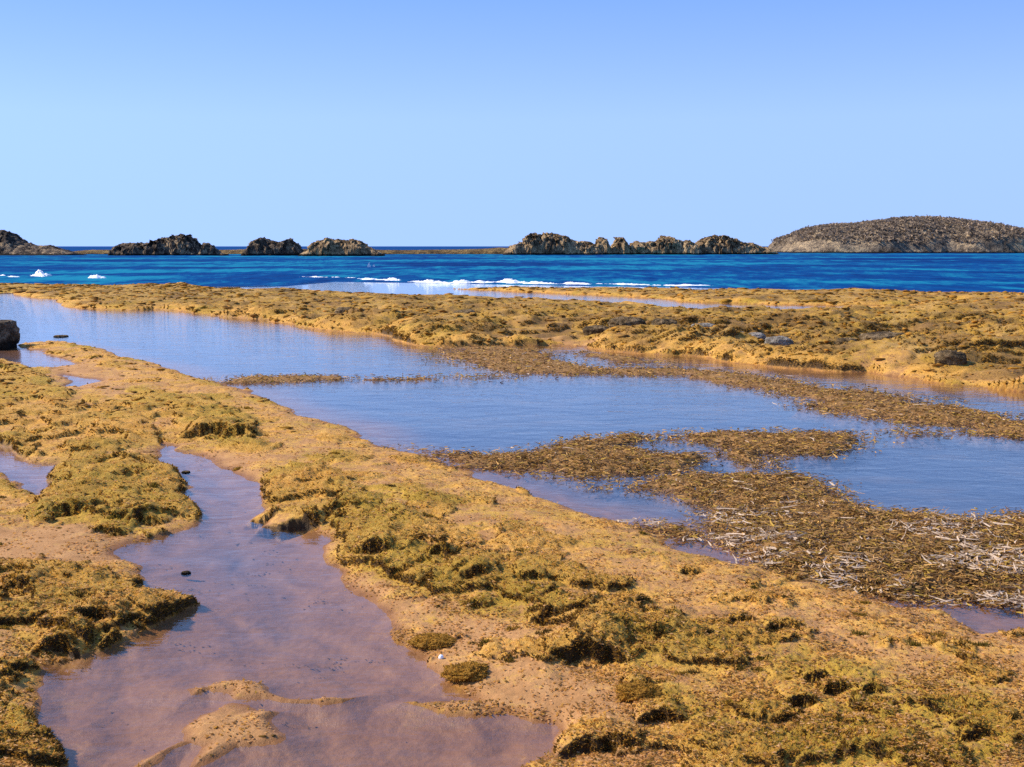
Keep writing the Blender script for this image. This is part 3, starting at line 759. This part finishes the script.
# ------------------------------------------------------------------ rocks of the sea
def islet(name, prof, base, mat, label, cat, group=None, depth=0.5, seed=1, rough=0.22, res=0.16, cap=1.7, yoff=0.0, cracks=1.0):
    """a rugged rock raised over its own footprint; prof: crest heights along its length as picture positions"""
    prof = np.array(prof, float)
    D = unproj(512, base)[1] + yoff
    dep = max(depth * (prof[-1, 0] - prof[0, 0]) * D / F, 2.5)
    Dc = D + dep * 0.9; k = Dc / F
    xs = (prof[:, 0] - 512) * k
    pz = CAM_H + (HORIZON - prof[:, 1]) * k
    x0, x1 = xs[0], xs[-1]
    wdt = x1 - x0; cx = (x0 + x1) / 2
    nu = int(np.clip(wdt * 1.1 / res, 24, 620)); nv = int(np.clip(2 * dep / (res * 1.6), 24, 160))
    u = np.linspace(-0.03, 1.03, nu); v = np.linspace(-1, 1, nv)
    U, Vv = np.meshgrid(u, v)
    Xx = x0 + U * wdt; Yy = D + dep * (Vv + 1) * 1.0
    wob = fbm(Xx * 0.25, Yy * 0.25, 3, seed) * 0.18 * np.minimum(wdt * 0.2, 6)
    crest = np.interp(Xx + wob * 0.35, xs, pz, left=-0.4, right=-0.4)
    e = np.clip(1 - np.abs(Vv + 0.25 * fbm(Xx * (0.3 if wdt < 40 else 0.05), Yy * 0.0 + seed, 2, seed + 2)) ** cap, 0, 1) ** 0.85
    z = crest * e
    hmax = pz.max()
    rd = ridged3(Xx * 0.45, Yy * 0.45, z * 0.45, 5, seed, 0.6)
    fb = fbm3(Xx * 1.1, Yy * 1.1, z * 1.1, 4, seed + 9, 0.6)
    am = np.clip(z / max(hmax, 0.5), 0, 1) ** 0.6
    z = z * (1 + rough * 1.2 * (rd - 0.15)) + rough * 1.3 * fb * am * min(hmax, 5) * 0.45
    # bedding notches and blocks
    d1, d2 = worley(Xx * 0.55 + 0.5 * fb, Yy * 0.55 + 0.35 * z, seed)
    crack = sstep(0.16, 0.0, d2 - d1)
    z = z - cracks * crack * rough * 1.7 * am * min(hmax, 4) * 0.55
    edge = np.minimum(sstep(0, 0.03, U + 0.03), sstep(0, 0.03, 1.03 - U)) * np.minimum(sstep(0, 0.06, Vv + 1), sstep(0, 0.06, 1 - Vv))
    z = z * edge - 0.35 * (1 - edge)
    Yd = Yy + rough * 2.6 * fbm3(Xx * (0.8 if cracks else 0.12), Yy * 0.3, z * 0.9, 4, seed + 4, 0.6) * min(hmax, 4) * am
    Xd = Xx + rough * 1.6 * fbm3(Xx * 0.8, Yy * 0.8, z * 0.8, 3, seed + 14, 0.6) * min(hmax, 4) * am
    colz = np.clip(z, 0, None); fac_ = (np.clip(np.interp(x0 + u * wdt, xs, pz), 0.05, None) / Dc).mean() / np.maximum((colz / Yd).max(0), 1e-5).mean()
    z = np.where(z > 0, z * np.clip(fac_, 0.4, 1.8), z)
    vv = np.stack([Xd.ravel() - cx, Yd.ravel() - D, z.ravel()], 1)
    o = make_mesh(name, vv, grid_faces(nv, nu), mat, False)
    o.location = (cx, D, 0)
    tag(o, label, cat, group)
    return o


G_ROCK = "rock islets along the horizon"
islet("rocky_headland", [(-150, 250), (-120, 228), (-60, 222), (-20, 229), (2, 230), (12, 232.5), (20, 237), (26, 242), (36, 245.5), (45, 246), (52, 245), (58, 248), (66, 250), (76, 254)],
      255.6, M_STACK_DARK, "dark rounded rocky headland cut off by the left edge, sloping to low rubble", "rock", G_ROCK, 0.16, 3, 0.16, 0.2)
islet("rock_islet", [(117, 254), (120, 246.5), (126, 243.2), (133, 242.6), (140, 243.2), (147, 242.8), (154, 243.5), (156, 239), (162, 237.5), (168, 238), (174, 236.5), (178, 234.8), (184, 234.6), (190, 236), (194, 238), (197, 243), (198, 251), (203, 254)],
      255.6, M_STACK_DARK, "dark double humped rock islet, higher at its right, nearest to the headland", "rock", G_ROCK, 0.28, 11, 0.24, 0.13, 5)
islet("rock_islet", [(201, 254), (204, 251), (207, 243), (210, 242.6), (212, 246), (215, 245), (218, 248), (221, 252), (228, 254)],
      255.6, M_STACK_DARK, "tiny jagged rock stub standing just right of the dark double humped islet", "rock", G_ROCK, 0.45, 21, 0.2, 0.10, 5)
islet("rock_islet", [(246, 254), (251, 247), (256, 241), (260, 238.2), (265, 237), (270, 240), (275, 241.5), (281, 242), (287, 240), (292, 239), (297, 242), (300, 248), (306, 254)],
      255.8, M_STACK_DARK, "small dark rock islet with two blunt peaks and a pale left foot", "rock", G_ROCK, 0.32, 31, 0.24, 0.12, 5)
islet("rock_islet", [(303, 254), (310, 250), (316, 242), (320, 241), (326, 239.5), (330, 238), (336, 240), (340, 239), (346, 241), (352, 239.5), (358, 239.5), (364, 242), (369, 247), (375, 249), (383, 254)],
      256.2, M_STACK, "dark jagged rock islet with pale slabs at its left, beside the long low ledge", "rock", G_ROCK, 0.30, 42, 0.24, 0.12, 5)
islet("rock_islet", [(503, 254), (510, 246), (516, 244), (522, 241), (527, 234.5), (533, 233), (540, 234), (548, 233), (556, 234.5), (563, 236), (570, 239), (578, 242), (585, 241), (592, 243), (597, 247), (602, 254)],
      255.0, M_STACK, "long craggy tan rock islet with the tallest crest, ending the low ledge", "rock", G_ROCK, 0.2, 51, 0.24, 0.12, 5)
islet("rock_islet", [(590, 254), (594, 246), (597, 238), (601, 237.2), (606, 239), (609, 247), (612, 254)],
      254.9, M_STACK, "narrow tan rock pinnacle squeezed between the long craggy islet and a blunt cone", "rock", G_ROCK, 0.6, 58, 0.2, 0.1, 5)
islet("rock_islet", [(605, 254), (611, 247), (615, 237.5), (619, 236.6), (624, 240), (629, 246), (633, 254)],
      254.8, M_STACK, "blunt tan rock cone right of the narrow pinnacle", "rock", G_ROCK, 0.5, 63, 0.2, 0.1, 5)
islet("rock_islet", [(627, 254), (631, 243), (636, 241), (642, 242.5), (648, 241), (656, 241), (662, 236), (668, 236), (675, 239), (682, 241), (688, 240), (694, 244), (699, 254)],
      254.8, M_STACK, "broad tan rock islet with one peak right of middle", "rock", G_ROCK, 0.26, 72, 0.24, 0.12, 5)
islet("rock_islet", [(690, 254), (694, 245), (701, 238), (708, 236), (716, 235), (724, 235.2), (730, 238), (737, 242), (744, 242.5), (752, 243), (758, 246), (765, 247), (775, 254)],
      254.6, M_STACK, "tan rock islet with rounded top trailing down toward the scrubby island", "rock", G_ROCK, 0.24, 85, 0.24, 0.12, 5)
led = islet("rock_ledge", [(70, 255), (80, 251), (92, 249.8), (118, 249.6), (160, 249.8), (200, 250), (232, 249.6), (250, 249), (275, 249.5), (305, 249), (330, 249.5), (372, 249.6), (400, 250), (430, 249.6), (460, 249.2), (485, 248.6), (500, 247.5), (512, 248), (520, 254)],
      254.3, M_LEDGE, "long low flat brown rock ledge linking the islets along the horizon", "rock", None, 0.06, 93, 0.10, 0.22, 3, 1.0)
isl = islet("rocky_island", [(776, 253.5), (780, 248), (785, 244), (786, 239), (792, 236), (800, 234), (806, 229.5), (815, 227), (825, 226), (840, 224.5), (852, 224.5), (865, 222.5), (880, 221), (895, 219), (905, 218),
      (925, 217.7), (940, 218.3), (952, 220.5), (965, 222.3), (980, 224.5), (995, 228), (1010, 230.5), (1024, 233), (1060, 240), (1100, 243), (1150, 248), (1180, 253.5)],
      253.1, M_ISLAND, "large low domed island with brown scrub and pale cliffs, at the right of the horizon", "island", None, 0.22, 7, 0.085, 0.28, 3, cracks=0.0)


def add_scrub(parent, n, seed):
    g = np.random.default_rng(seed)
    me = parent.data
    co = np.empty(len(me.vertices) * 3, np.float32); me.vertices.foreach_get("co", co); co = co.reshape(-1, 3)
    z = co[:, 2]
    ok = np.where((z > 2.6 + 2.2 * fbm(co[:, 0] * 0.08, co[:, 1] * 0.08, 3, 4)) & (co[:, 1] < 40))[0]
    pick = g.choice(ok, n)
    q = 5
    c = np.repeat(co[pick], q, 0) + g.normal(0, 0.28, (n * q, 3)) * np.array([1, 1, 0.55])
    s = np.repeat(g.uniform(0.16, 0.42, n), q)
    d1 = g.normal(size=(n * q, 3)); d1 /= np.linalg.norm(d1, axis=1, keepdims=True)
    d2 = g.normal(size=(n * q, 3)); d2 /= np.linalg.norm(d2, axis=1, keepdims=True)
    V = np.stack([c - d1 * s[:, None], c + d2 * s[:, None], c + d1 * s[:, None], c - d2 * s[:, None]], 1).reshape(-1, 3)
    V[:, 2] += 0.15
    pal = np.array([(0.32, 0.24, 0.17), (0.26, 0.20, 0.145), (0.40, 0.30, 0.21), (0.17, 0.13, 0.095)])
    t = np.repeat(pal[g.integers(0, 4, n)] * g.uniform(0.8, 1.25, (n, 1)), q, 0)
    o = make_mesh("scrub", V, np.arange(len(V)).reshape(-1, 4), M_SCRUB, False, {"tint": np.repeat(t, 4, 0)}, parent)
    o["kind"] = "stuff"
    return o


add_scrub(isl, 8000, 5)


# ------------------------------------------------------------------ single stones and algae clumps on the shore
def ico(sub=3):
    import bmesh
    bm = bmesh.new(); bmesh.ops.create_icosphere(bm, subdivisions=sub, radius=1.0)
    v = np.array([x.co for x in bm.verts]); f = np.array([[q.index for q in p.verts] for p in bm.faces]); bm.free()
    return v, f


IV, IF = ico(5)


def ground_z(x, y):
    return float(fields(np.array([x]), np.array([y]))['z'][0])


def stone(px, py, wpx, hpx, label, mat=M_STONE, seed=1, flat=0.0, name="stone", group=None, dratio=0.8, blocky=0.5, sink=0.25):
    x, y = unproj(px, py); x, y = float(x), float(y)
    k = math.hypot(x, y) / F
    sx = wpx * k / 2; sz = hpx * k / (2 - 2 * sink) ; sy = sx * dratio
    v = IV.copy()
    p = 2 + 4 * blocky
    nrm = (np.abs(v) ** p).sum(1) ** (1 / p)
    v = v / nrm[:, None]
    q = v * 1.3
    n1 = fbm3(q[:, 0], q[:, 1], q[:, 2], 4, seed, 0.55); n2 = ridged3(q[:, 0] * 2.2, q[:, 1] * 2.2, q[:, 2] * 2.2, 4, seed + 5)
    v = v * (1 + 0.26 * n1 + 0.09 * n2)[:, None]
    if flat: v[:, 2] = np.where(v[:, 2] > flat, flat + (v[:, 2] - flat) * 0.35, v[:, 2])
    v = v * np.array([sx, sy, sz]); v[:, 2] += sz * (1 - 2 * sink)
    o = make_mesh(name, v, IF, mat, False)
    o.location = (x, y + sy, min(max(ground_z(x, y + sy), -0.012), 0.5))
    tag(o, label, "rock", group)
    return o


M_BOULDER = mat_rock('boulder_rock', 4.0, (0.03, 0.022, 0.016), (0.14, 0.10, 0.065), (0.40, 0.31, 0.21), 0.16)
stone(-10, 348, 31, 27, "dark flat topped boulder standing in the pool, cut off by the left edge", seed=4, flat=0.75, name="boulder", blocky=1.6, sink=0.12, mat=M_BOULDER)
G_ST = "stones along the front of the rock shelf"
SHELF = [(598, 341, 26, 9, "grey brown stone at the left end of the dark stones by the sandy gap"), (628, 343, 34, 12, "dark humped stone, widest of those by the sandy gap on the shelf"),
         (665, 345, 24, 10, "dark stone right of the widest humped stone on the shelf front"), (705, 349, 26, 8, "dark low stone left of the whitish stone on the shelf front"),
         (736, 347, 22, 8, "whitish grey stone on the front of the rock shelf"), (757, 350, 18, 7, "dark stone just right of the whitish grey stone"),
         (780, 356, 26, 9, "dark lumpy stone, first beyond the whitish stone on the shelf front"), (848, 361, 18, 7, "small brown stone in the middle of the shelf front"),
         (954, 377, 26, 11, "grey brown boulder near the water at the shelf's right part"), (888, 362, 40, 10, "wide dark rock outcrop on the shelf above the right pool"),
         (465, 323, 22, 7, "dark rounded stone at the middle of the shelf where algae turns yellow"), (345, 322, 20, 6, "small dark stone at the front bank of the shelf's left half"),
         (985, 336, 26, 7, "dark low stone high on the shelf near the right edge")]
M_WHITE = mat_rock("pale_stone", 6.0, (0.16, 0.13, 0.10), (0.34, 0.30, 0.25), (0.52, 0.46, 0.40), 0.03)
for i, (px, py, w_, h_, lab) in enumerate(SHELF):
    stone(px, py, w_, h_, lab, seed=20 + i * 7, name="stone", group=G_ST, blocky=0.25, sink=0.3, mat=M_WHITE if 'whitish' in lab else M_STONE)
stone(185, 574, 9, 4, "small brown stone alone in the water of the near channel", seed=77, blocky=0.2)
stone(185, 473, 8, 3, "tiny dark stone at the upper end of the channel near the left mat", seed=78, blocky=0.2)
stone(59, 337, 12, 2, "flat dark stone just breaking the pool beside the boulder", seed=79, blocky=0.2)


def clump(px, py, wpx, hpx, label, seed):
    """a cushion of algae overhanging the sand on its near side"""
    x, y = unproj(px, py, 0.04); x, y = float(x), float(y)
    k = math.hypot(x, y) / F
    sx = wpx * k / 2; sz = hpx * k * 0.42; sy = sx * 0.8
    g = np.random.default_rng(seed)
    v = IV.copy(); q = v * 1.6
    nn = fbm3(q[:, 0], q[:, 1], q[:, 2], 5, seed, 0.6)
    n3 = fbm3(q[:, 0] * 5, q[:, 1] * 5, q[:, 2] * 5, 3, seed + 3, 0.6)
    v = v * (1 + 0.65 * nn + 0.16 * n3)[:, None]; v[:, 2] = np.where(v[:, 2] > 0, v[:, 2] * 0.8, v[:, 2])
    low = np.clip(-v[:, 2], 0, 1)
    v[:, 0] *= 1 - 0.3 * low; v[:, 1] += low * 0.25
    v = v * np.array([sx, sy, sz])
    # blades
    nb = int(2600)
    pick = g.integers(0, len(v), nb); b = v[pick]; nr = IV[pick] + g.normal(0, 0.35, (nb, 3)); nr[:, 2] -= 0.15
    nr /= np.linalg.norm(nr, axis=1, keepdims=True)
    t = np.cross(nr, g.normal(size=(nb, 3))); t /= np.linalg.norm(t, axis=1, keepdims=True)
    hh = g.uniform(0.004, 0.012, nb)[:, None]; ww = 0.0035
    bv = np.stack([b - t * ww, b + t * ww, b + nr * hh], 1).reshape(-1, 3)
    pal = np.array([(0.54, 0.30, 0.05), (0.40, 0.25, 0.03), (0.58, 0.35, 0.08), (0.30, 0.18, 0.03)])
    tb = np.repeat(pal[g.integers(0, 4, nb)] * g.uniform(0.7, 1.2, (nb, 1)), 3, 0)
    tc = np.array([0.50, 0.28, 0.045]) * (1 + 0.5 * n3)[:, None]
    V = np.concatenate([v, bv]); Fc = np.concatenate([IF, len(v) + np.arange(nb * 3).reshape(-1, 3)])
    V[:, 2] += sz * 0.45
    o = make_mesh("algae_clump", V, Fc, M_ALGAE, True, {"tint": np.concatenate([tc, tb])})
    o.location = (x, y + sy * 0.6, ground_z(x, y + sy * 0.6) - 0.01)
    tag(o, label, "algae clump", "algae clumps on the near sand")
    return o


CL = [(466, 674, 46, 22, "round algae clump beside the pool with a white shell at its left"),
      (432, 642, 44, 16, "low algae clump on the pool bank above the round one with the shell"),
      (640, 702, 44, 30, "olive algae clump standing on the sand right of the pool spit")]
for i, c in enumerate(CL):
    if c[2]: clump(*c, seed=100 + i * 3)

sh = stone(441, 664, 5, 4, "tiny white shell lying at the pool edge beside a round algae clump", mat=M_FOAM, seed=5, name="shell", blocky=0.0, sink=0.2)
sh["category"] = "shell"


# ------------------------------------------------------------------ foam of the breaking waves
def foam(name, path, label, kind, seed, amp=0.25, width=0.8, thresh=0.0, cat="foam"):
    """a ridge of froth following a line on the water; only what rises above the water shows"""
    P = np.array([unproj(a, b) for a, b in path]); wts = np.array([c for *_, c in [(0,) + (w,) for w in amp]]) if hasattr(amp, '__len__') else np.full(len(P), amp)
    t = np.concatenate([[0], np.cumsum(np.hypot(*np.diff(P, axis=0).T))])
    nu = int(np.clip(t[-1] / 0.06, 40, 900)); nv = 60
    U, Vv = np.meshgrid(np.linspace(0, t[-1], nu), np.linspace(-1, 1, nv))
    Xc = np.interp(U, t, P[:, 0]); Yc = np.interp(U, t, P[:, 1]); A = np.interp(U, t, wts)
    Xx = Xc; Yy = Yc + Vv * width
    env = np.exp(-(Vv * 1.9 + 0.8 * fbm(U * 0.5, U * 0, 3, seed)) ** 2) * sstep(0, 0.6, np.minimum(U, t[-1] - U))
    nn = fbm(Xx * 0.9, Yy * 0.7, 5, seed + 1, 0.62)
    z = A * (env * (0.45 + 1.7 * nn) - thresh) + (0.05 + 0.25 * A) * env * fbm(Xx * 3.5, Yy * 3.0, 4, seed + 2, 0.7)
    z = np.where(env < 0.04, -0.25, z)
    c = P.mean(0)
    v = np.stack([Xx.ravel() - c[0], Yy.ravel() - c[1], z.ravel()], 1)
    o = make_mesh(name, v, grid_faces(nv, nu), M_FOAM, True)
    o.location = (c[0], c[1], 0)
    tag(o, label, cat, kind=kind)
    return o


foam("surf_foam", [(296, 276.5), (330, 278), (370, 279.5), (410, 281.5), (450, 283), (500, 282.5), (560, 284), (600, 284.4), (640, 285), (680, 285.5), (720, 286)],
     "long broken line of white surf along the outer edge of the rock shelf", "stuff", 3, (0.06, 0.10, 0.14, 0.17, 0.20, 0.17, 0.13, 0.09, 0.07, 0.06, 0.02), 1.5, 0.17)
foam("surf_foam", [(-20, 275.5), (0, 276), (12, 277), (24, 277)], "thin white foam streak by the left edge before the peaked breaker", "stuff", 5, 0.12, 0.6, 0.2)
foam("breaking_wave", [(29, 276), (36, 276.5), (46, 277), (55, 276.5)], "white peaked breaking wave off the left part of the shelf", None, 8, (0.2, 0.5, 0.34, 0.16), 0.9, 0.14, "wave")
foam("breaking_wave", [(88, 278.5), (96, 279), (104, 279), (110, 279)], "low white breaking wave right of the peaked one", None, 9, (0.2, 0.3, 0.3, 0.2), 0.9, 0.1, "wave")
foam("whitecap", [(366, 267.5), (371, 267), (376, 266.5)], "tiny white crest far out in front of the jagged islet", None, 12, (0.25, 0.5, 0.25), 0.9, 0.1, "wave")

# ------------------------------------------------------------------ light
world = bpy.data.worlds.new("World"); scene.world = world; world.use_nodes = True
nt = world.node_tree; nt.nodes.clear()
sky = nt.nodes.new('ShaderNodeTexSky'); sky.sky_type = 'NISHITA'; sky.sun_disc = False
sky.sun_elevation = SUN_EL; sky.sun_rotation = SUN_AZ
sky.altitude = 0; sky.air_density = 1.0; sky.dust_density = 0.0; sky.ozone_density = 4.0
bg = nt.nodes.new('ShaderNodeBackground'); bg.inputs[1].default_value = 0.15
wo = nt.nodes.new('ShaderNodeOutputWorld')
# very clear air: the milky yellow band low on the horizon is left out, so the sky stays blue down to the sea
tc = nt.nodes.new('ShaderNodeTexCoord'); sx = nt.nodes.new('ShaderNodeSeparateXYZ'); cx_ = nt.nodes.new('ShaderNodeCombineXYZ')
sm = nt.nodes.new('ShaderNodeMath'); sm.operation = 'SMOOTH_MAX'; sm.inputs[1].default_value = 0.115; sm.inputs[2].default_value = 0.05
mp = nt.nodes.new('ShaderNodeVectorMath'); mp.operation = 'MULTIPLY_ADD'
mp.inputs[1].default_value = (1, 1, 3.2); mp.inputs[2].default_value = (0, 0, 0.02)
nm = nt.nodes.new('ShaderNodeVectorMath'); nm.operation = 'NORMALIZE'
nt.links.new(tc.outputs['Generated'], sx.inputs[0])
for i_ in (0, 1): nt.links.new(sx.outputs[i_], cx_.inputs[i_])
nt.links.new(sx.outputs[2], sm.inputs[0]); nt.links.new(sm.outputs[0], cx_.inputs[2]); nt.links.new(cx_.outputs[0], mp.inputs[0])
nt.links.new(mp.outputs[0], nm.inputs[0]); nt.links.new(nm.outputs[0], sky.inputs[0])
tn = nt.nodes.new('ShaderNodeMix'); tn.data_type = 'RGBA'; tn.blend_type = 'MULTIPLY'; tn.inputs[0].default_value = 1.0
tn.inputs[7].default_value = (1.22, 1.165, 1.44, 1)
# an even haze of blue over the whole vault, paler low down
rp = nt.nodes.new('ShaderNodeValToRGB'); rp.color_ramp.elements.new(0.5); rp.color_ramp.elements.new(0.3)
for e_, (p_, c_) in zip(rp.color_ramp.elements, [(0.0, (0.43, 0.62, 1.0)), (0.11, (0.42, 0.625, 1.0)), (0.215, (0.225, 0.445, 0.93)), (1.0, (0.09, 0.25, 0.68))]):
    e_.position = p_; e_.color = (*c_, 1)
nt.links.new(sx.outputs[2], rp.inputs[0])
gm = nt.nodes.new('ShaderNodeVectorMath'); gm.operation = 'SCALE'; gm.inputs[3].default_value = 1.15 / (0.15 * 2 ** 0.52)
nt.links.new(rp.outputs[0], gm.inputs[0])
hz = nt.nodes.new('ShaderNodeMix'); hz.data_type = 'RGBA'; hz.inputs[0].default_value = 0.6
nt.links.new(sky.outputs[0], tn.inputs[6]); nt.links.new(tn.outputs[2], hz.inputs[6]); nt.links.new(gm.outputs[0], hz.inputs[7]); nt.links.new(hz.outputs[2], bg.inputs[0]); nt.links.new(bg.outputs[0], wo.inputs[0])

sl = bpy.data.lights.new("sun", 'SUN'); sl.energy = 5.0; sl.angle = math.radians(0.5); sl.color = (1.0, 0.90, 0.74)
so = bpy.data.objects.new("sun", sl); COL.objects.link(so)
from mathutils import Vector
so.rotation_euler = Vector(tuple(-SUNDIR)).to_track_quat('-Z', 'Y').to_euler()
so.location = (-30, 20, 40)

vs = scene.view_settings
vs.view_transform = 'Standard'; vs.look = 'None'; vs.exposure = 0.52; vs.gamma = 1.0
scene.cycles.max_bounces = 8; scene.cycles.transparent_max_bounces = 12
scene.cycles.use_denoising = False
